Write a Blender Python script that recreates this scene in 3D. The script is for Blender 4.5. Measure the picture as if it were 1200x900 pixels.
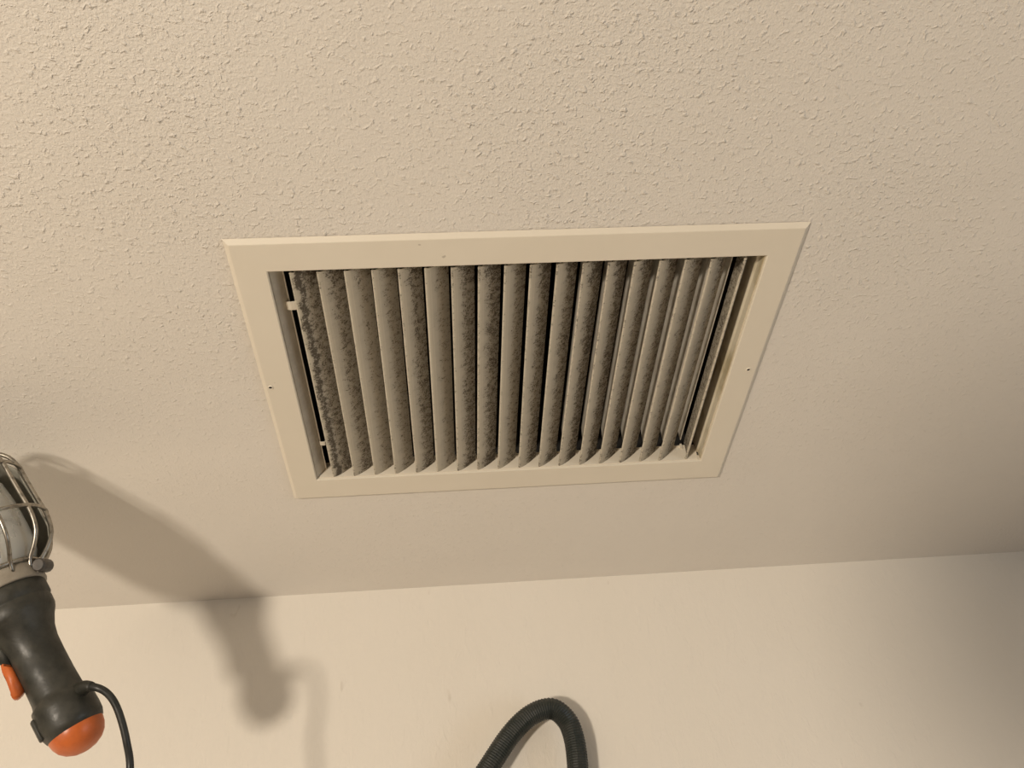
import bpy, bmesh, math, random
from mathutils import Vector, Matrix

for o in list(bpy.data.objects):
    bpy.data.objects.remove(o, do_unlink=True)
SC = bpy.context.scene
COL = SC.collection
random.seed(4)

# ------------------------------------------------------------------ camera
CZ = 2.4                                   # ceiling height above the floor
F_PX = 1040.0
CAM_P = Vector((-0.07276578, -0.48206905, CZ - 0.58657827))
CAM_R = (Matrix.Rotation(-0.10047701, 3, 'Z') @ Matrix.Rotation(math.pi / 2 + 0.7081835, 3, 'X')
         @ Matrix.Rotation(-0.1082715, 3, 'Z'))
cam_d = bpy.data.cameras.new('camera')
cam_d.sensor_fit = 'HORIZONTAL'
cam_d.sensor_width = 36.0
cam_d.lens = F_PX * 36.0 / 1200.0
cam_d.clip_start = 0.01
cam = bpy.data.objects.new('camera', cam_d)
cam.matrix_world = Matrix.Translation(CAM_P) @ CAM_R.to_4x4()
COL.objects.link(cam)
SC.camera = cam

# ------------------------------------------------------------------ world, lights, exposure
w = bpy.data.worlds.new('world')
w.use_nodes = True
w.node_tree.nodes['Background'].inputs[0].default_value = (0.9, 0.85, 0.78, 1)
w.node_tree.nodes['Background'].inputs[1].default_value = 0.02
SC.world = w


def point_light(name, loc, power, color, radius):
    d = bpy.data.lights.new(name, 'POINT')
    d.energy = power
    d.color = color
    d.shadow_soft_size = radius
    o = bpy.data.objects.new(name, d)
    o.location = loc
    COL.objects.link(o)
    return o


point_light('warm_work_light', (-1.24, -1.83, CZ - 1.21), 168.0, (1.0, 0.88, 0.73), 0.105)
# soft cool fill light added at the right-hand wall, no window there
ar = bpy.data.lights.new('added_cool_fill', 'AREA')
ar.shape = 'RECTANGLE'
ar.size, ar.size_y = 1.1, 0.9
ar.energy = 11.0
ar.color = (0.80, 0.90, 1.0)
aro = bpy.data.objects.new('added_cool_fill', ar)
aro.location = (2.27, -0.9, CZ - 0.95)
aro.rotation_euler = (0, math.radians(90), 0)
COL.objects.link(aro)

SC.view_settings.view_transform = 'Standard'
SC.view_settings.look = 'None'
SC.view_settings.gamma = 1.0
SC.view_settings.use_curve_mapping = False
SC.view_settings.exposure = 0.0


# ------------------------------------------------------------------ material helpers
def mat(name, color, rough=0.6, metal=0.0):
    m = bpy.data.materials.new(name)
    m.use_nodes = True
    b = m.node_tree.nodes['Principled BSDF']
    b.inputs['Base Color'].default_value = (*color, 1)
    b.inputs['Roughness'].default_value = rough
    b.inputs['Metallic'].default_value = metal
    return m, m.node_tree, b


def nd(t, kind, **kw):
    n = t.nodes.new(kind)
    for k, v in kw.items():
        setattr(n, k, v)
    return n


def link(t, a, b):
    t.links.new(a, b)


def math_node(t, op, a, b=None, clamp=False):
    n = nd(t, 'ShaderNodeMath', operation=op, use_clamp=clamp)
    for i, v in enumerate((a, b)):
        if v is None:
            continue
        if isinstance(v, (int, float)):
            n.inputs[i].default_value = v
        else:
            link(t, v, n.inputs[i])
    return n.outputs[0]


def noise(t, vec, scale, detail=3.0, rough=0.55, dist=0.0):
    n = nd(t, 'ShaderNodeTexNoise')
    n.inputs['Scale'].default_value = scale
    n.inputs['Detail'].default_value = detail
    n.inputs['Roughness'].default_value = rough
    n.inputs['Distortion'].default_value = dist
    link(t, vec, n.inputs['Vector'])
    return n.outputs['Fac']


def ramp(t, fac, stops):
    n = nd(t, 'ShaderNodeValToRGB')
    e = n.color_ramp.elements
    while len(e) < len(stops):
        e.new(0.5)
    for i, (p, c) in enumerate(stops):
        e[i].position = p
        e[i].color = (*c, 1) if len(c) == 3 else c
    link(t, fac, n.inputs[0])
    return n.outputs[0]


def smooth(t, v, lo, hi, a=0.0, b=1.0):
    n = nd(t, 'ShaderNodeMapRange', interpolation_type='SMOOTHSTEP')
    n.inputs[1].default_value = lo
    n.inputs[2].default_value = hi
    n.inputs[3].default_value = a
    n.inputs[4].default_value = b
    link(t, v, n.inputs[0])
    return n.outputs[0]


def mix_col(t, fac, a, b):
    n = nd(t, 'ShaderNodeMix', data_type='RGBA')
    if isinstance(fac, (int, float)):
        n.inputs[0].default_value = fac
    else:
        link(t, fac, n.inputs[0])
    for s, v in ((6, a), (7, b)):
        if isinstance(v, tuple):
            n.inputs[s].default_value = (*v, 1)
        else:
            link(t, v, n.inputs[s])
    return n.outputs[2]


def bump(t, h, strength, dist, normal=None):
    n = nd(t, 'ShaderNodeBump')
    n.inputs['Strength'].default_value = strength
    n.inputs['Distance'].default_value = dist
    link(t, h, n.inputs['Height'])
    if normal is not None:
        link(t, normal, n.inputs['Normal'])
    return n.outputs[0]


def objvec(t, scale=(1, 1, 1)):
    c = nd(t, 'ShaderNodeTexCoord')
    mp = nd(t, 'ShaderNodeMapping')
    mp.inputs['Scale'].default_value = scale
    link(t, c.outputs['Object'], mp.inputs['Vector'])
    return mp.outputs[0]


# ------------------------------------------------------------------ materials
def plaster_ceiling():
    m, t, b = mat('ceiling_plaster', (0.80, 0.73, 0.64), 0.9)
    v = objvec(t)
    fine = noise(t, v, 620, 2, 0.5)
    grain = noise(t, v, 330, 3, 0.6, 0.2)
    lumps = smooth(t, noise(t, v, 190, 2, 0.55, 0.3), 0.52, 0.82)
    patch = smooth(t, noise(t, v, 5.0, 2, 0.5), 0.35, 0.65, 0.6, 1.0)
    sep = nd(t, 'ShaderNodeSeparateXYZ')
    link(t, v, sep.inputs[0])
    away = smooth(t, sep.outputs[1], 0.50, -0.20, 0.30, 1.0)     # trowelled smoother next to the wall
    h = math_node(t, 'ADD', math_node(t, 'MULTIPLY', lumps, 1.1), math_node(t, 'MULTIPLY', fine, 0.35))
    h = math_node(t, 'ADD', h, math_node(t, 'MULTIPLY', grain, 0.9))
    h = math_node(t, 'MULTIPLY', math_node(t, 'MULTIPLY', h, patch), away)
    soft = noise(t, v, 9, 3, 0.5)
    n1 = bump(t, soft, 0.25, 0.006)
    link(t, bump(t, h, 0.8, 0.0014, n1), b.inputs['Normal'])
    tone = noise(t, v, 3.5, 4, 0.6)
    link(t, mix_col(t, tone, (0.78, 0.725, 0.645), (0.82, 0.775, 0.705)), b.inputs['Base Color'])
    return m


def plaster_wall(name='wall_paint', axis_scale=(1, 1, 0.45)):
    m, t, b = mat(name, (0.82, 0.75, 0.65), 0.9)
    v = objvec(t, axis_scale)
    fine = noise(t, v, 240, 3, 0.6, 0.4)
    lump = smooth(t, noise(t, v, 90, 3, 0.55, 0.8), 0.5, 0.75)
    soft = noise(t, v, 10, 3, 0.5)
    n1 = bump(t, soft, 0.22, 0.006)
    h = math_node(t, 'ADD', math_node(t, 'MULTIPLY', fine, 0.5), math_node(t, 'MULTIPLY', lump, 0.35))
    link(t, bump(t, h, 0.8, 0.0009, n1), b.inputs['Normal'])
    tone = noise(t, v, 5, 4, 0.6)
    spots = smooth(t, noise(t, v, 45, 2, 0.5), 0.74, 0.80)
    c = mix_col(t, tone, (0.80, 0.745, 0.655), (0.84, 0.79, 0.71))
    link(t, mix_col(t, math_node(t, 'MULTIPLY', spots, 0.35), c, (0.5, 0.43, 0.34)), b.inputs['Base Color'])
    return m


def slat_paint():
    m, t, b = mat('dusty_slat_paint', (0.6, 0.55, 0.45), 0.55)
    c = nd(t, 'ShaderNodeTexCoord')
    inf = nd(t, 'ShaderNodeObjectInfo')
    off = nd(t, 'ShaderNodeVectorMath', operation='ADD')
    sc = nd(t, 'ShaderNodeVectorMath', operation='SCALE')
    cmb = nd(t, 'ShaderNodeCombineXYZ')
    link(t, inf.outputs['Random'], cmb.inputs[0])
    link(t, inf.outputs['Random'], cmb.inputs[1])
    link(t, cmb.outputs[0], sc.inputs[0])
    sc.inputs['Scale'].default_value = 7.3
    link(t, c.outputs['Object'], off.inputs[0])
    link(t, sc.outputs[0], off.inputs[1])
    v = off.outputs[0]
    sep = nd(t, 'ShaderNodeSeparateXYZ')
    link(t, c.outputs['Object'], sep.inputs[0])
    at = nd(t, 'ShaderNodeAttribute', attribute_type='OBJECT', attribute_name='dirt')
    st = nd(t, 'ShaderNodeAttribute', attribute_type='OBJECT', attribute_name='streak')
    dirt, streak = at.outputs['Fac'], st.outputs['Fac']
    # dust gathers on the half of the blade away from the room, in a wavy band
    mp = nd(t, 'ShaderNodeMapping')
    mp.inputs['Scale'].default_value = (0.2, 1, 0.2)
    link(t, v, mp.inputs['Vector'])
    wob = math_node(t, 'MULTIPLY', math_node(t, 'SUBTRACT', noise(t, mp.outputs[0], 60, 3, 0.6), 0.5), 0.012)
    px = math_node(t, 'ADD', sep.outputs[0], wob)
    band = smooth(t, px, 0.0030, 0.0120)
    edge = math_node(t, 'MULTIPLY', smooth(t, sep.outputs[0], 0.0022, 0.0008), 0.55)
    ends = smooth(t, math_node(t, 'ABSOLUTE', sep.outputs[1]), 0.118, 0.152, 0, 0.35)
    mid = smooth(t, math_node(t, 'ABSOLUTE', math_node(t, 'SUBTRACT', px, 0.0052)), 0.0046, 0.0012)
    amt = math_node(t, 'ADD', math_node(t, 'MULTIPLY', band, dirt), math_node(t, 'MULTIPLY', mid, streak))
    amt = math_node(t, 'ADD', amt, math_node(t, 'MULTIPLY', ends, dirt))
    amt = math_node(t, 'ADD', amt, math_node(t, 'MULTIPLY', edge, dirt))
    n1 = noise(t, v, 640, 3, 0.65, 0.6)
    n2 = noise(t, v, 170, 3, 0.6, 0.5)
    gr = math_node(t, 'ADD', math_node(t, 'MULTIPLY', n1, 0.62), math_node(t, 'MULTIPLY', n2, 0.38))
    # speckles: more of the grain passes as the amount grows
    thr = math_node(t, 'SUBTRACT', 0.645, math_node(t, 'MULTIPLY', amt, 0.20))
    spk = math_node(t, 'MULTIPLY', math_node(t, 'SUBTRACT', gr, thr), 9.0, True)
    film = math_node(t, 'MULTIPLY', math_node(t, 'MULTIPLY', amt, n2), 1.0, True)
    base = mix_col(t, noise(t, v, 30, 2, 0.5), (0.66, 0.60, 0.48), (0.72, 0.66, 0.54))
    grime_lit_nose = smooth(t, sep.outputs[0], 0.0003, 0.0020, 0.0, 0.58)  # grime over the blade; nose kept pale to paint its lit edge
    base = mix_col(t, grime_lit_nose, base, (0.36, 0.315, 0.24))
    c1 = mix_col(t, film, base, (0.25, 0.215, 0.165))
    c2 = mix_col(t, math_node(t, 'MULTIPLY', spk, 0.9), c1, (0.075, 0.060, 0.042))
    link(t, c2, b.inputs['Base Color'])
    h = math_node(t, 'MULTIPLY', spk, gr)
    link(t, bump(t, h, 0.6, 0.0009), b.inputs['Normal'])
    link(t, smooth(t, spk, 0, 1, 0.5, 0.95), b.inputs['Roughness'])
    return m


def enamel():
    m, t, b = mat('cream_enamel', (0.80, 0.73, 0.60), 0.42)
    v = objvec(t)
    tone = noise(t, v, 14, 3, 0.55)
    c = mix_col(t, tone, (0.77, 0.70, 0.575), (0.82, 0.755, 0.635))
    spots = smooth(t, noise(t, v, 70, 2, 0.5), 0.76, 0.80)
    link(t, mix_col(t, math_node(t, 'MULTIPLY', spots, 0.5), c, (0.3, 0.25, 0.18)), b.inputs['Base Color'])
    link(t, bump(t, noise(t, v, 300, 2), 0.08, 0.0005), b.inputs['Normal'])
    return m


def stained_enamel():
    m, t, b = mat('yellowed_enamel', (0.7, 0.62, 0.45), 0.5)
    v = objvec(t, (1, 0.4, 1))
    s = smooth(t, noise(t, v, 32, 3, 0.6), 0.42, 0.66)
    link(t, mix_col(t, s, (0.70, 0.635, 0.50), (0.44, 0.37, 0.23)), b.inputs['Base Color'])
    return m


def rubber(name, c0, c1, rough, bs=0.15):
    m, t, b = mat(name, c0, rough)
    v = objvec(t)
    link(t, mix_col(t, smooth(t, noise(t, v, 45, 4, 0.65), 0.35, 0.7), c0, c1), b.inputs['Base Color'])
    link(t, smooth(t, noise(t, v, 60, 3), 0.3, 0.7, rough - 0.1, rough + 0.15), b.inputs['Roughness'])
    link(t, bump(t, noise(t, v, 350, 3), bs, 0.0006), b.inputs['Normal'])
    return m


def metal(name, c, rough):
    m, t, b = mat(name, c, rough, 1.0)
    v = objvec(t)
    link(t, mix_col(t, smooth(t, noise(t, v, 160, 3), 0.45, 0.7), c, tuple(q * 0.55 for q in c)), b.inputs['Base Color'])
    return m


M_CEIL = plaster_ceiling()
M_WALL = plaster_wall()
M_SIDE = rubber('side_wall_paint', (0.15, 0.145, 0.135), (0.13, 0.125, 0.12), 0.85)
M_FLOOR = rubber('floor_wood', (0.14, 0.10, 0.07), (0.10, 0.075, 0.05), 0.5)
M_SLAT = slat_paint()
M_ENAMEL = enamel()
M_STAIN = stained_enamel()
M_PLATE = rubber('grey_dusty_enamel', (0.60, 0.54, 0.44), (0.50, 0.445, 0.36), 0.55)
M_DARK = rubber('duct_shade_black', (0.012, 0.011, 0.010), (0.018, 0.016, 0.014), 0.9)  # black stands for the unlit inside of a metal duct
M_VANE = rubber('dusty_vane_metal', (0.70, 0.66, 0.57), (0.55, 0.50, 0.42), 0.6)
M_RUB = rubber('dark_handle_rubber', (0.022, 0.022, 0.017), (0.046, 0.044, 0.034), 0.47, 0.25)
M_HOSE = rubber('black_hose_plastic', (0.018, 0.023, 0.020), (0.036, 0.038, 0.033), 0.5)
M_CORD = rubber('black_cord_rubber', (0.016, 0.016, 0.014), (0.03, 0.03, 0.026), 0.45)
M_ORANGE = rubber('orange_plastic', (0.62, 0.15, 0.035), (0.50, 0.115, 0.028), 0.40)
M_WIRE = metal('zinc_wire', (0.40, 0.37, 0.32), 0.36)
M_REFL = rubber('grey_reflector_paint', (0.34, 0.325, 0.275), (0.27, 0.26, 0.22), 0.45)
M_BAND = rubber('beige_band', (0.34, 0.30, 0.24), (0.26, 0.225, 0.175), 0.5)
M_BOLT = rubber('dark_bolt_steel', (0.05, 0.045, 0.04), (0.10, 0.085, 0.07), 0.45)
M_HOLE = mat('screw_hole_shade', (0.01, 0.009, 0.008), 0.9)[0]
M_CASTER = rubber('dark_caster_enamel', (0.06, 0.06, 0.065), (0.05, 0.05, 0.055), 0.4)  # for the added shadow caster behind the camera


def glass_mat():
    m, t, b = mat('cloudy_jar_glass', (0.84, 0.83, 0.77), 0.25)
    b.inputs['Transmission Weight'].default_value = 0.5
    b.inputs['IOR'].default_value = 1.35
    v = objvec(t)
    link(t, smooth(t, noise(t, v, 40, 3), 0.30, 0.7, 0.22, 0.34), b.inputs['Roughness'])
    return m


M_GLASS = glass_mat()
M_BULB = rubber('frosted_bulb_glass', (0.74, 0.71, 0.64), (0.66, 0.63, 0.56), 0.3, 0.0)


# ------------------------------------------------------------------ mesh helpers
def obj(name, bm, m, parent=None, smooth_shade=False, loc=None, recalc=True):
    if recalc:
        bmesh.ops.recalc_face_normals(bm, faces=bm.faces)
    me = bpy.data.meshes.new(name)
    bm.to_mesh(me)
    bm.free()
    if smooth_shade:
        for p in me.polygons:
            p.use_smooth = True
    me.materials.append(m)
    o = bpy.data.objects.new(name, me)
    COL.objects.link(o)
    o.parent = parent
    if loc is not None:
        o.location = loc
    return o


def tag(o, label=None, cat=None, group=None, kind=None):
    for k, v in (('label', label), ('category', cat), ('group', group), ('kind', kind)):
        if v:
            o[k] = v
    return o


def empty(name, loc, rot=None):
    o = bpy.data.objects.new(name, None)
    o.empty_display_size = 0.05
    if rot is None:
        o.location = loc
    else:
        o.matrix_world = Matrix.Translation(loc) @ rot.to_4x4()
    COL.objects.link(o)
    return o


def add_box(bm, lo, hi, bevel=0.0):
    vs = [bm.verts.new((x, y, z)) for x in (lo[0], hi[0]) for y in (lo[1], hi[1]) for z in (lo[2], hi[2])]
    fs = [bm.faces.new([vs[i] for i in q]) for q in
          ((0, 1, 3, 2), (4, 6, 7, 5), (0, 4, 5, 1), (2, 3, 7, 6), (0, 2, 6, 4), (1, 5, 7, 3))]
    if bevel:
        es = list({e for f in fs for e in f.edges})
        bmesh.ops.bevel(bm, geom=es, offset=bevel, segments=2, profile=0.5, affect='EDGES')


def add_prism(bm, prof, y0, y1):
    """closed profile of (x, z) swept along y"""
    a = [bm.verts.new((x, y0, z)) for x, z in prof]
    c = [bm.verts.new((x, y1, z)) for x, z in prof]
    n = len(prof)
    for i in range(n):
        j = (i + 1) % n
        bm.faces.new((a[i], a[j], c[j], c[i]))
    bm.faces.new(a)
    bm.faces.new(c[::-1])


def add_lathe(bm, prof, seg=32, mtx=None):
    """(r, z) profile about z; r = 0 ends are closed to a point"""
    rings = []
    for r, z in prof:
        if r <= 1e-7:
            rings.append([bm.verts.new((0, 0, z))])
        else:
            rings.append([bm.verts.new((r * math.cos(2 * math.pi * k / seg), r * math.sin(2 * math.pi * k / seg), z))
                          for k in range(seg)])
    for A, B in zip(rings, rings[1:]):
        for k in range(seg):
            q = (k + 1) % seg
            if len(A) == 1 and len(B) == 1:
                continue
            if len(A) == 1:
                bm.faces.new((A[0], B[k], B[q]))
            elif len(B) == 1:
                bm.faces.new((A[k], A[q], B[0]))
            else:
                bm.faces.new((A[k], A[q], B[q], B[k]))
    if mtx is not None:
        bmesh.ops.transform(bm, matrix=mtx, verts=[v for R in rings for v in R])


def catmull(P, n):
    P = [Vector(p) for p in P]
    Q = [P[0] * 2 - P[1]] + P + [P[-1] * 2 - P[-2]]
    out = []
    for i in range(1, len(Q) - 2):
        a, b, c, d = Q[i - 1:i + 3]
        for k in range(n):
            t = k / n
            out.append(0.5 * ((2 * b) + (c - a) * t + (2 * a - 5 * b + 4 * c - d) * t * t
                              + (3 * b - a - 3 * c + d) * t ** 3))
    out.append(P[-1])
    return out


def resample(P, step):
    out = [P[0]]
    acc = 0.0
    for a, b in zip(P, P[1:]):
        L = (b - a).length
        while acc + L >= step:
            f = (step - acc) / L
            a = a.lerp(b, f)
            out.append(a)
            L = (b - a).length
            acc = 0.0
        acc += L
    return out


def add_tube(bm, P, r, seg=10, cap=True):
    """r: a number or one radius per point"""
    R = r if isinstance(r, (list, tuple)) else [r] * len(P)
    t0 = (P[1] - P[0]).normalized()
    up = Vector((0, 0, 1)) if abs(t0.z) < 0.9 else Vector((1, 0, 0))
    nrm = t0.cross(up).normalized()
    rings = []
    for i, p in enumerate(P):
        t = (P[min(i + 1, len(P) - 1)] - P[max(i - 1, 0)]).normalized()
        nrm = (nrm - t * nrm.dot(t)).normalized()
        bi = t.cross(nrm)
        rings.append([bm.verts.new(p + (nrm * math.cos(2 * math.pi * k / seg) + bi * math.sin(2 * math.pi * k / seg)) * R[i])
                      for k in range(seg)])
    for A, B in zip(rings, rings[1:]):
        for k in range(seg):
            q = (k + 1) % seg
            bm.faces.new((A[k], A[q], B[q], B[k]))
    if cap:
        bm.faces.new(rings[0][::-1])
        bm.faces.new(rings[-1])


# ------------------------------------------------------------------ measured layout (ceiling z = 0)
def ray(u, v):
    return CAM_R @ Vector(((u - 600) / F_PX, (450 - v) / F_PX, -1))


def at_depth(u, v, d):
    return CAM_P + ray(u, v) * d


def at_plane(u, v, axis, val):
    d = ray(u, v)
    return CAM_P + d * ((val - CAM_P[axis]) / d[axis])


GW, GH = 0.50, 0.383                      # grille outer size
OX, OY0, OY1 = 0.2190, 0.0345, 0.3445      # opening half width, near and far edge
FT = 0.0045                               # flange stands proud of the plaster
WY = 0.6153                               # face of the wall behind the grille
RX, RY = 2.3, -2.7                        # the rest of the room

# ------------------------------------------------------------------ the room
def quad_slab(name, lo, hi, m):
    bm = bmesh.new()
    add_box(bm, lo, hi)
    return tag(obj(name, bm, m), kind='structure')


bm = bmesh.new()                           # ceiling with the duct opening
hx, hy0, hy1 = OX + 0.008, OY0 - 0.008, OY1 + 0.008
xs, ys = (-RX, -hx, hx, RX), (RY, hy0, hy1, WY)
for z in (CZ, CZ + 0.012):
    g = [[bm.verts.new((x, y, z)) for y in ys] for x in xs]
    for i in range(3):
        for j in range(3):
            if (i, j) != (1, 1):
                bm.faces.new((g[i][j], g[i + 1][j], g[i + 1][j + 1], g[i][j + 1]))
bmesh.ops.recalc_face_normals(bm, faces=bm.faces)
for f in bm.faces:
    if f.calc_center_median().z < CZ + 0.006 and f.normal.z > 0 or f.calc_center_median().z > CZ + 0.006 and f.normal.z < 0:
        f.normal_flip()
tag(obj('ceiling', bm, M_CEIL, recalc=False), 'cream rough plastered ceiling around the air grille', kind='structure')
tag(quad_slab('wall_back', (-RX, WY, 0), (RX, WY + 0.1, CZ + 0.012), M_WALL), 'cream plastered wall meeting the ceiling below the grille')
quad_slab('wall_left', (-RX - 0.1, RY, 0), (-RX, WY, CZ), M_SIDE)
quad_slab('wall_right', (RX, RY, 0), (RX + 0.1, WY, CZ), M_SIDE)
quad_slab('wall_front', (-RX, RY - 0.1, 0), (RX, RY, CZ), M_SIDE)
quad_slab('floor', (-RX, RY, -0.05), (RX, WY, 0), M_FLOOR)

# duct above the opening
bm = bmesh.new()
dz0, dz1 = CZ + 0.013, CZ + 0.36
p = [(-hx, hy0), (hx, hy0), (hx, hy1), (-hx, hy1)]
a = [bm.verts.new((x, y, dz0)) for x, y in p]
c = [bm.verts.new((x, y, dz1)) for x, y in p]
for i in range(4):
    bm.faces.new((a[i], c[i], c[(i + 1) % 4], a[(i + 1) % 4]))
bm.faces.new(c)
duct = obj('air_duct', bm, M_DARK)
tag(duct, 'air duct with its inner shade painted black, seen through gaps behind the grille slats', kind='structure')

# ------------------------------------------------------------------ the grille
grille = empty('air_grille', (0, 0, CZ))
tag(grille, 'cream metal air grille with dusty slats set in the ceiling', 'vent grille')

bm = bmesh.new()                           # flange: sloped outer rim, flat face, turned-in inner edge
bw = 0.0042
rows = []
for (x0, x1, y0, y1, z) in (
        (-GW / 2 + 0.002, GW / 2 - 0.002, 0.002, GH - 0.002, 0.0), (-GW / 2 + 0.002, GW / 2 - 0.002, 0.002, GH - 0.002, -0.0007),
        (-GW / 2, GW / 2, 0, GH, -0.0007), (-GW / 2, GW / 2, 0, GH, -0.0012),
        (-GW / 2 + bw * 0.9, GW / 2 - bw * 0.9, bw * 0.9, GH - bw * 0.9, -FT + 0.0002),
        (-GW / 2 + bw * 1.1, GW / 2 - bw * 1.1, bw * 1.1, GH - bw * 1.1, -FT),
        (-OX - 0.001, OX + 0.001, OY0 - 0.001, OY1 + 0.001, -FT), (-OX, OX, OY0, OY1, -FT + 0.0008),
        (-OX, OX, OY0, OY1, 0.004), (-OX - 0.0015, OX + 0.0015, OY0 - 0.0015, OY1 + 0.0015, 0.004),
        (-OX - 0.0015, OX + 0.0015, OY0 - 0.0015, OY1 + 0.0015, 0.0)):
    rows.append([bm.verts.new(q) for q in ((x0, y0, z), (x1, y0, z), (x1, y1, z), (x0, y1, z))])
for A, B in zip(rows, rows[1:] + rows[:1]):
    for k in range(4):
        q = (k + 1) % 4
        bm.faces.new((A[k], A[q], B[q], B[k]))
obj('frame', bm, M_ENAMEL, grille)

# inner side plates
bm = bmesh.new()
yl0, yl1 = OY0 + 0.001, OY1 - 0.001
add_prism(bm, [(-OX, -FT + 0.003), (-OX + 0.0006, -FT + 0.0025), (-OX + 0.0092, 0.0100), (-OX + 0.0092, 0.0112)], yl0, yl1)
tag(obj('side_plate', bm, M_PLATE, grille), 'grey side plate inside the grille frame')
bm = bmesh.new()
add_prism(bm, [(OX, -FT + 0.003), (OX - 0.0010, -FT + 0.003), (OX - 0.0012, 0.007), (OX - 0.0030, 0.0085), (OX - 0.0036, 0.026), (OX - 0.0022, 0.026)], yl0, yl1)
tag(obj('side_plate', bm, M_STAIN, grille), 'yellow stained side plate inside the grille frame')

NS = 18
PITCH = 0.0232
XS = [-0.2008 + PITCH * k for k in range(NS)]
XS[17] = 0.2018
# end rails that carry the slats: face, thin lip and a little pivot tooth beside each slat
for far in (False, True):
    bm = bmesh.new()
    s = 1 if far else -1
    y = OY1 if far else OY0
    ya, yb = sorted((y, y - s * 0.0010))
    add_box(bm, (-OX + 0.003, ya, -0.002), (OX - 0.003, yb, 0.0165))
    yc, yd = sorted((y, y - s * 0.0022))
    add_box(bm, (-OX + 0.008, yc, 0.0165), (OX - 0.004, yd, 0.0177))
    for k in range(NS):
        ye, yf = sorted((y - s * 0.001, y - s * 0.0032))
        add_box(bm, (XS[k] - 0.0035, ye, 0.0130), (XS[k] - 0.0012, yf, 0.0192))
    obj('end_rail', bm, M_ENAMEL, grille)

# slats
CP = [(0.0, 0.0), (0.0024, 0.0004), (0.0046, 0.0014), (0.0084, 0.0038), (0.0122, 0.0066), (0.0160, 0.0098), (0.0200, 0.0133)]


def slat_mesh():
    th = 0.0006
    top, bot = [], []
    for i, (x, z) in enumerate(CP):
        a = CP[max(i - 1, 0)]
        c = CP[min(i + 1, len(CP) - 1)]
        d = Vector((c[0] - a[0], c[1] - a[1])).normalized()
        n = Vector((-d.y, d.x))
        if i:
            top.append((x + n.x * th, z + n.y * th))
            bot.append((x - n.x * th, z - n.y * th))
    nose = [(0.0011 * math.cos(t) + 0.0002, 0.0005 + 0.0013 * math.sin(t)) for t in
            [math.radians(q) for q in (80, 115, 150, 180, 210, 245, 280)]]
    prof = nose + bot + top[::-1]
    bm = bmesh.new()
    L = (OY1 - OY0) - 0.0058
    add_prism(bm, prof, -L / 2, L / 2)
    return bm


proto = obj('slat', slat_mesh(), M_SLAT, grille)
DIRT = [0.85, 0.78, 0.58, 0.66, 0.86, 0.58, 0.88, 0.96, 0.74, 0.88, 0.86, 0.98, 0.94, 0.86, 0.78, 0.74, 0.72, 0.85]
STRK = [1.15, 0.10, 0.0, 0.0, 0.05, 0.0, 0.05, 0.2, 0.0, 0.05, 0.0, 0.1, 0.05, 0.15, 0.1, 0.25, 0.15, 0.3]
for k in range(NS):
    s = proto if k == 0 else proto.copy()
    if k:
        COL.objects.link(s)
        s.parent = grille
    s.location = (XS[k], (OY0 + OY1) / 2 + 0.0017, -0.0014)
    tilt = random.uniform(-1.2, 1.2)
    if k == 16:
        tilt = 5
    if k == 17:
        tilt = 50
    s.rotation_euler = (0, math.radians(-tilt), math.radians(random.uniform(-0.15, 0.15)))
    s['dirt'] = DIRT[k]
    s['streak'] = STRK[k]

# second bank of vanes behind the slats
bm = bmesh.new()
add_prism(bm, [(0.0, 0.0), (0.0010, 0.0), (0.0013, 0.013), (0.0020, 0.026), (0.0010, 0.026), (0.0003, 0.013)],
          -(OY1 - OY0) / 2 + 0.013, (OY1 - OY0) / 2 - 0.013)
vp = obj('rear_vane', bm, M_VANE, grille)
for k in range(17):
    s = vp if k == 0 else vp.copy()
    if k:
        COL.objects.link(s)
        s.parent = grille
    s.location = (XS[k] + PITCH + (0.0058 if k < 16 else 0.0030), (OY0 + OY1) / 2, 0.0175)

bm = bmesh.new()
add_prism(bm, [(-OX + 0.0090, 0.0099), (-OX + 0.0094, 0.0090), (-OX + 0.0102, 0.0090), (-OX + 0.0104, 0.0100), (-OX + 0.0098, 0.0112), (-OX + 0.0090, 0.0112)], yl0, yl1)
obj('plate_lip', bm, M_ENAMEL, grille)

# spring clips at the left plate
for (cx, cy, sc) in ((-OX + 0.0115, 0.0850, 1.0), (-OX + 0.0125, 0.2925, 0.62)):
    bm = bmesh.new()
    pr = [(-0.0052, 0.0005), (-0.0050, -0.0006), (-0.0035, -0.0016), (0.0, -0.0020), (0.0040, -0.0016), (0.0060, 0.0010),
          (0.0068, 0.0090), (0.0058, 0.0090), (0.0050, 0.0018), (0.0034, -0.0003), (0.0, -0.0008), (-0.0034, -0.0004)]
    add_prism(bm, [(x * sc, z * sc) for x, z in pr], -0.0048 * sc, 0.0048 * sc)
    tag(obj('spring_clip', bm, M_ENAMEL, grille, loc=(cx, cy, 0.0075)), 'small pale clip beside the first slat')

# screw holes on the flange: raised rims, dark discs painting the hole's shade
for u, v in ((317, 454), (877, 433)):
    q = at_plane(u, v, 2, CZ - FT)
    bm = bmesh.new()
    add_lathe(bm, [(0.0016, 0.0), (0.0016, -0.0005), (0.0021, -0.0009), (0.0027, -0.0006), (0.0029, 0.0)], 16)
    sh = obj('screw_hole', bm, M_ENAMEL, grille, True, loc=(q.x, q.y, -FT))
    bm = bmesh.new()
    add_lathe(bm, [(0.0, -0.0002), (0.0017, -0.0002), (0.0017, 0.0)], 12)
    obj('hole_shade_disc', bm, M_HOLE, sh)

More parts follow.
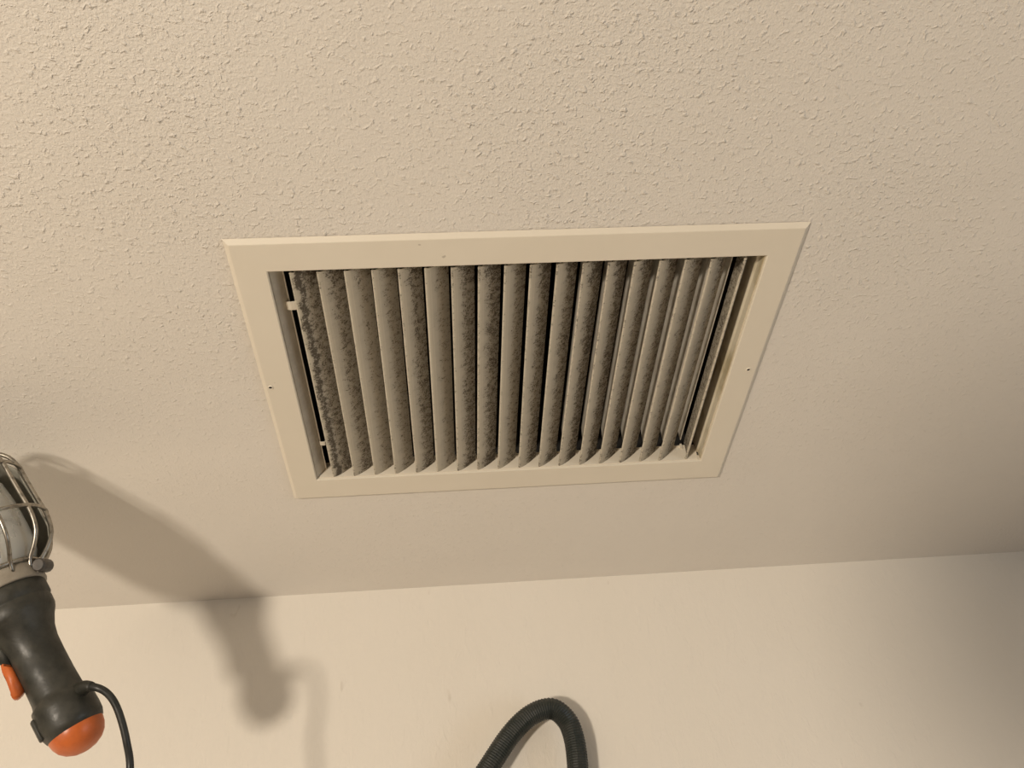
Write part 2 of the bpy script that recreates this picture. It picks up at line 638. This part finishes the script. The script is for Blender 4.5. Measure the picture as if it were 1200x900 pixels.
# ------------------------------------------------------------------ the work lamp
A0 = at_depth(69, 816.5, 0.80)
TOP = at_plane(-83, 524, 2, CZ - 0.025)
KP = (TOP - A0).length / 330.0             # metres for one measured unit
uz = (TOP - A0).normalized()
vx = (A0 - CAM_P).normalized().cross(uz).normalized()
vy = uz.cross(vx)
LR = Matrix((vx, vy, uz)).transposed()
lamp = empty('work_lamp', A0, LR)
tag(lamp, 'dark rubber inspection lamp with wire guard and orange end cap', 'work lamp')


def K(prof):
    return [(r * KP, -s * KP) for r, s in prof]


bm = bmesh.new()
add_lathe(bm, K([(0, 41), (26.5, 41), (29.5, 39), (31.5, 33), (32.0, 24), (31.5, 12), (30.0, 4), (27.2, 1), (26.2, -4), (25.6, -20), (25.6, -45),
                 (26.2, -62), (28.5, -74), (33.5, -86), (37.5, -93), (38.8, -97), (39.2, -106), (38.4, -107.5), (38.6, -109), (40.4, -111), (40.6, -124), (39.0, -127),
                 (38.0, -142), (34, -143), (0, -143)]), 40)
handle = obj('handle', bm, M_RUB, lamp, True)
bm = bmesh.new()                           # switch housing on the handle
add_prism(bm, K([(-24, -100), (-37, -93), (-37.5, -76), (-33, -58), (-24, -50), (-20, -75)]), -9 * KP, 9 * KP)
bmesh.ops.bevel(bm, geom=list(bm.edges), offset=2 * KP, segments=2, affect='EDGES')
obj('switch_housing', bm, M_RUB, lamp, True)
bm = bmesh.new()
add_prism(bm, K([(-24, -62), (-33.5, -60), (-35.5, -50), (-34.2, -40), (-35.0, -32), (-38.2, -24), (-36.0, -19.5), (-30, -20), (-24, -24)]), -7 * KP, 7 * KP)
bmesh.ops.bevel(bm, geom=list(bm.edges), offset=1.2 * KP, segments=2, affect='EDGES')
tag(obj('trigger_switch', bm, M_ORANGE, lamp, True), 'orange trigger switch')
bm = bmesh.new()
add_lathe(bm, K([(28.2, 37), (28.4, 41), (27.3, 47), (24.2, 53.5), (19, 59), (11.5, 63), (4, 64.6), (0, 64.8)]), 36)
tag(obj('end_cap', bm, M_ORANGE, lamp, True), 'orange domed end cap')
# raised bosses on the base collar
for ang in (100, 193):
    bm = bmesh.new()
    add_box(bm, (29 * KP, -5 * KP, -34 * KP), (34.0 * KP, 5 * KP, -10 * KP), 1.5 * KP)
    o = obj('collar_rib', bm, M_RUB, lamp, True)
    o.rotation_euler = (0, 0, math.radians(ang))
# clamp band, ears, bolt
bm = bmesh.new()
add_lathe(bm, K([(39, -126), (42.6, -126), (43.2, -127.5), (43.2, -142), (42.6, -143.5), (39, -143.5)]), 40)
band = tag(obj('clamp_band', bm, M_BAND, lamp, True), 'beige clamp band')
bm = bmesh.new()
add_box(bm, (41 * KP, -7 * KP, 128 * KP), (53 * KP, -4 * KP, 142 * KP), 0.8 * KP)
add_box(bm, (41 * KP, 4 * KP, 128 * KP), (53 * KP, 7 * KP, 142 * KP), 0.8 * KP)
o = obj('clamp_ear', bm, M_BAND, band)
o.rotation_euler = (0, 0, math.radians(-25))
bm = bmesh.new()
add_lathe(bm, [(0, -11 * KP), (6 * KP, -11 * KP), (7.5 * KP, -9 * KP), (7.5 * KP, 9 * KP), (6 * KP, 11 * KP), (0, 11 * KP)], 12,
          Matrix.Translation((48.5 * KP, 0, 134 * KP)) @ Matrix.Rotation(math.pi / 2, 4, 'X'))
o = obj('clamp_bolt', bm, M_BOLT, band)
o.rotation_euler = (0, 0, math.radians(-25))
# bulb and jar
bm = bmesh.new()
add_lathe(bm, K([(12, -143), (13, -152), (20, -163), (28, -176), (31, -190), (28.5, -204), (20, -214), (9, -218.5), (0, -219.5)]), 28)
tag(obj('bulb', bm, M_BULB, lamp, True), 'pale unlit bulb')
bm = bmesh.new()
add_lathe(bm, K([(36, -143), (41, -150), (47, -160), (50, -172), (51, -195), (50.5, -225), (48, -248), (40, -265), (26, -276), (10, -280), (0, -280.5),
                 (0, -278.5), (9.5, -278), (25, -274), (38.5, -263.5), (46, -247), (48.5, -225), (49, -195), (48, -172.5), (45, -161), (39.5, -151.5), (34.5, -143)]), 36)
tag(obj('glass_jar', bm, M_GLASS, lamp, True), 'cloudy glass jar')
# guard of wires
GP = [(41, -136), (46, -146), (58, -156), (67.5, -168), (71.5, -182), (72.5, -195), (71.5, -220), (71, -240), (70.5, -258), (66, -276), (52, -290), (30, -298), (8, -301)]
prof = catmull([Vector((r * KP, 0, -s * KP)) for r, s in GP], 3)
bm = bmesh.new()
add_tube(bm, prof, 2.5 * KP, 8)
wire0 = obj('guard_wire', bm, M_WIRE, lamp, True)
for k in range(12):
    o = wire0 if k == 0 else wire0.copy()
    if k:
        COL.objects.link(o)
        o.parent = lamp
    o.rotation_euler = (0, 0, math.radians(30 * k - 8))


def ring(r, s, wr):
    bm = bmesh.new()
    prof = [(r + wr * math.cos(a), s + wr * math.sin(a)) for a in [2 * math.pi * q / 8 for q in range(9)]]
    add_lathe(bm, K(prof), 48)
    bmesh.ops.remove_doubles(bm, verts=bm.verts, dist=1e-6)
    return obj('guard_ring', bm, M_WIRE, lamp, True)


ring(73.5, -197, 2.2)
ring(71.5, -258, 2.2)
ring(44.5, -146, 2.2)
# half reflector on the side turned away
bm = bmesh.new()
RP = [(44, -149), (61, -162), (67.5, -180), (68, -220), (66.5, -258), (51, -284), (24, -293)]
cols = []
for j in range(15):
    a = math.radians(-6 + 172 * j / 14)
    cols.append([[bm.verts.new(((r + d) * KP * math.cos(a), (r + d) * KP * math.sin(a), -s * KP)) for r, s in RP] for d in (0, 1.4)])
for A, B in zip(cols, cols[1:]):
    for d in (0, 1):
        for i in range(len(RP) - 1):
            bm.faces.new((A[d][i], B[d][i], B[d][i + 1], A[d][i + 1]))
    for i in (0, len(RP) - 1):
        bm.faces.new((A[0][i], B[0][i], B[1][i], A[1][i]))
for A in (cols[0], cols[-1]):
    for i in range(len(RP) - 1):
        bm.faces.new((A[0][i], A[0][i + 1], A[1][i + 1], A[1][i]))
obj('reflector', bm, M_REFL, lamp, True)
# hanging hook
hk = catmull([Vector((x * KP, 0, -s * KP)) for x, s in ((0, -296), (0, -308), (5, -318), (12, -325), (8, -333), (-1, -331), (-6, -324))], 5)
bm = bmesh.new()
add_tube(bm, hk, 2.4 * KP, 8)
obj('hook', bm, M_WIRE, lamp, True)
# cable gland and cable, in lamp space
inv = (Matrix.Translation(A0) @ LR.to_4x4()).inverted()
cpts = [at_depth(u, v, d) for u, v, d in ((84, 816, .80), (99, 805.5, .79), (112, 805.5, .785), (124, 811, .785), (134, 823, .785), (142, 843, .783), (148.5, 870, .78), (152.5, 903, .777))]
cp = cpts + [cpts[-1] + Vector((0.006, 0.0, -0.05)), cpts[-1] + Vector((0.010, 0.01, -0.18)), cpts[-1] + Vector((0.0, 0.03, -0.7)),
             Vector((cpts[-1].x - 0.02, cpts[-1].y + 0.05, 0.12)), Vector((cpts[-1].x + 0.03, cpts[-1].y + 0.05, 0.0045)), Vector((cpts[-1].x + 0.4, cpts[-1].y - 0.2, 0.0045))]
path = [inv @ q for q in catmull(cp, 8)]
bm = bmesh.new()
add_tube(bm, path, 0.0034, 10)
tag(obj('power_cord', bm, M_CORD, lamp, True), 'black power cord')
bm = bmesh.new()
gl = [inv @ q for q in catmull(cpts[:4], 6)]
add_tube(bm, gl[3:11], [0.0075, 0.007, 0.0066, 0.0062, 0.0056, 0.0050, 0.0046, 0.0042], 12)
obj('cable_gland', bm, M_RUB, lamp, True)

# eye hook in the ceiling the lamp hangs from
he = TOP + uz * (-1 * KP)
bm = bmesh.new()
add_tube(bm, catmull([Vector((0, 0, 0)), Vector((0, 0, -0.006)), Vector((0.004, 0, -0.013)), Vector((0.001, 0, -0.020)), Vector((-0.006, 0, -0.019)), Vector((-0.008, 0, -0.014))], 5), 0.0014, 8)
eye = obj('ceiling_hook', bm, M_WIRE, None, True, loc=(he.x, he.y, CZ))
tag(eye, 'small steel ceiling hook holding up the inspection lamp', 'hook')

# ------------------------------------------------------------------ the hose on the wall
HY = WY - 0.028
hp = [at_plane(u, v, 1, HY) for u, v in ((556, 926), (573, 899), (598, 861.5), (619.5, 840), (639, 831), (652.5, 833), (666, 847), (673.5, 869), (677, 899), (678, 930))]
lo, hi = hp[0], hp[-1]
full = [Vector((lo.x - 0.30, HY - 0.30, 0.014)), Vector((lo.x - 0.27, HY - 0.03, 0.12)), Vector((lo.x - 0.24, HY - 0.01, 0.5)), Vector((lo.x - 0.20, HY, 1.2)),
        Vector((lo.x - 0.13, HY, lo.z - 0.30)), Vector((lo.x - 0.07, HY, lo.z - 0.13)), Vector((lo.x - 0.022, HY, lo.z - 0.036))] + hp + \
       [Vector((hi.x + 0.0005, HY, hi.z - 0.04)), Vector((hi.x, HY, hi.z - 0.14)), Vector((hi.x, HY, hi.z - 0.32)), Vector((hi.x + 0.02, HY, 1.2)),
        Vector((hi.x + 0.05, HY - 0.01, 0.5)), Vector((hi.x + 0.08, HY - 0.05, 0.12)), Vector((hi.x + 0.12, HY - 0.30, 0.014))]
step = 0.0015
cl = resample(catmull(full, 24), step)
rad = [0.0128 if i % 2 == 0 else 0.0119 for i in range(len(cl))]
bm = bmesh.new()
add_tube(bm, cl, rad, 14)
hose = obj('vacuum_hose', bm, M_HOSE, None, False)
tag(hose, 'black ribbed vacuum hose looped up against the wall', 'hose')

# ------------------------------------------------------------------ unseen globe on a pole, added behind the camera to cast the right-hand shadow
FL = Vector((-0.345, -0.80, 0))
GZ, R = CZ - 0.75, 0.132                  # globe centre and radius
fl = empty('added_shadow_caster', FL)
tag(fl, 'dark globe on a pole added behind the viewer to cast a shadow', 'shadow caster')
bm = bmesh.new()
add_lathe(bm, [(0, 0.0), (0.15, 0.0), (0.152, 0.008), (0.145, 0.018), (0.03, 0.026), (0.012, 0.05), (0, 0.05)], 40)
obj('base', bm, M_CASTER, fl, True)
bm = bmesh.new()
add_lathe(bm, [(0, 0.045), (0.011, 0.045), (0.011, GZ - R * 0.9), (0.022, GZ - R * 0.88), (0.022, GZ - R * 0.6), (0, GZ - R * 0.6)], 20)
obj('pole', bm, M_CASTER, fl, True)
bm = bmesh.new()
add_lathe(bm, [(0.0, GZ + R)] + [(R * math.sin(math.radians(q)), GZ + R * math.cos(math.radians(q))) for q in range(10, 161, 10)]
          + [(R * 0.30, GZ - R * 0.90), (R * 0.60, GZ - R * 0.70), (R * 0.92, GZ), (R * 0.6, GZ + R * 0.72), (0, GZ + R * 0.95)], 40)
obj('caster_globe', bm, M_CASTER, fl, True)
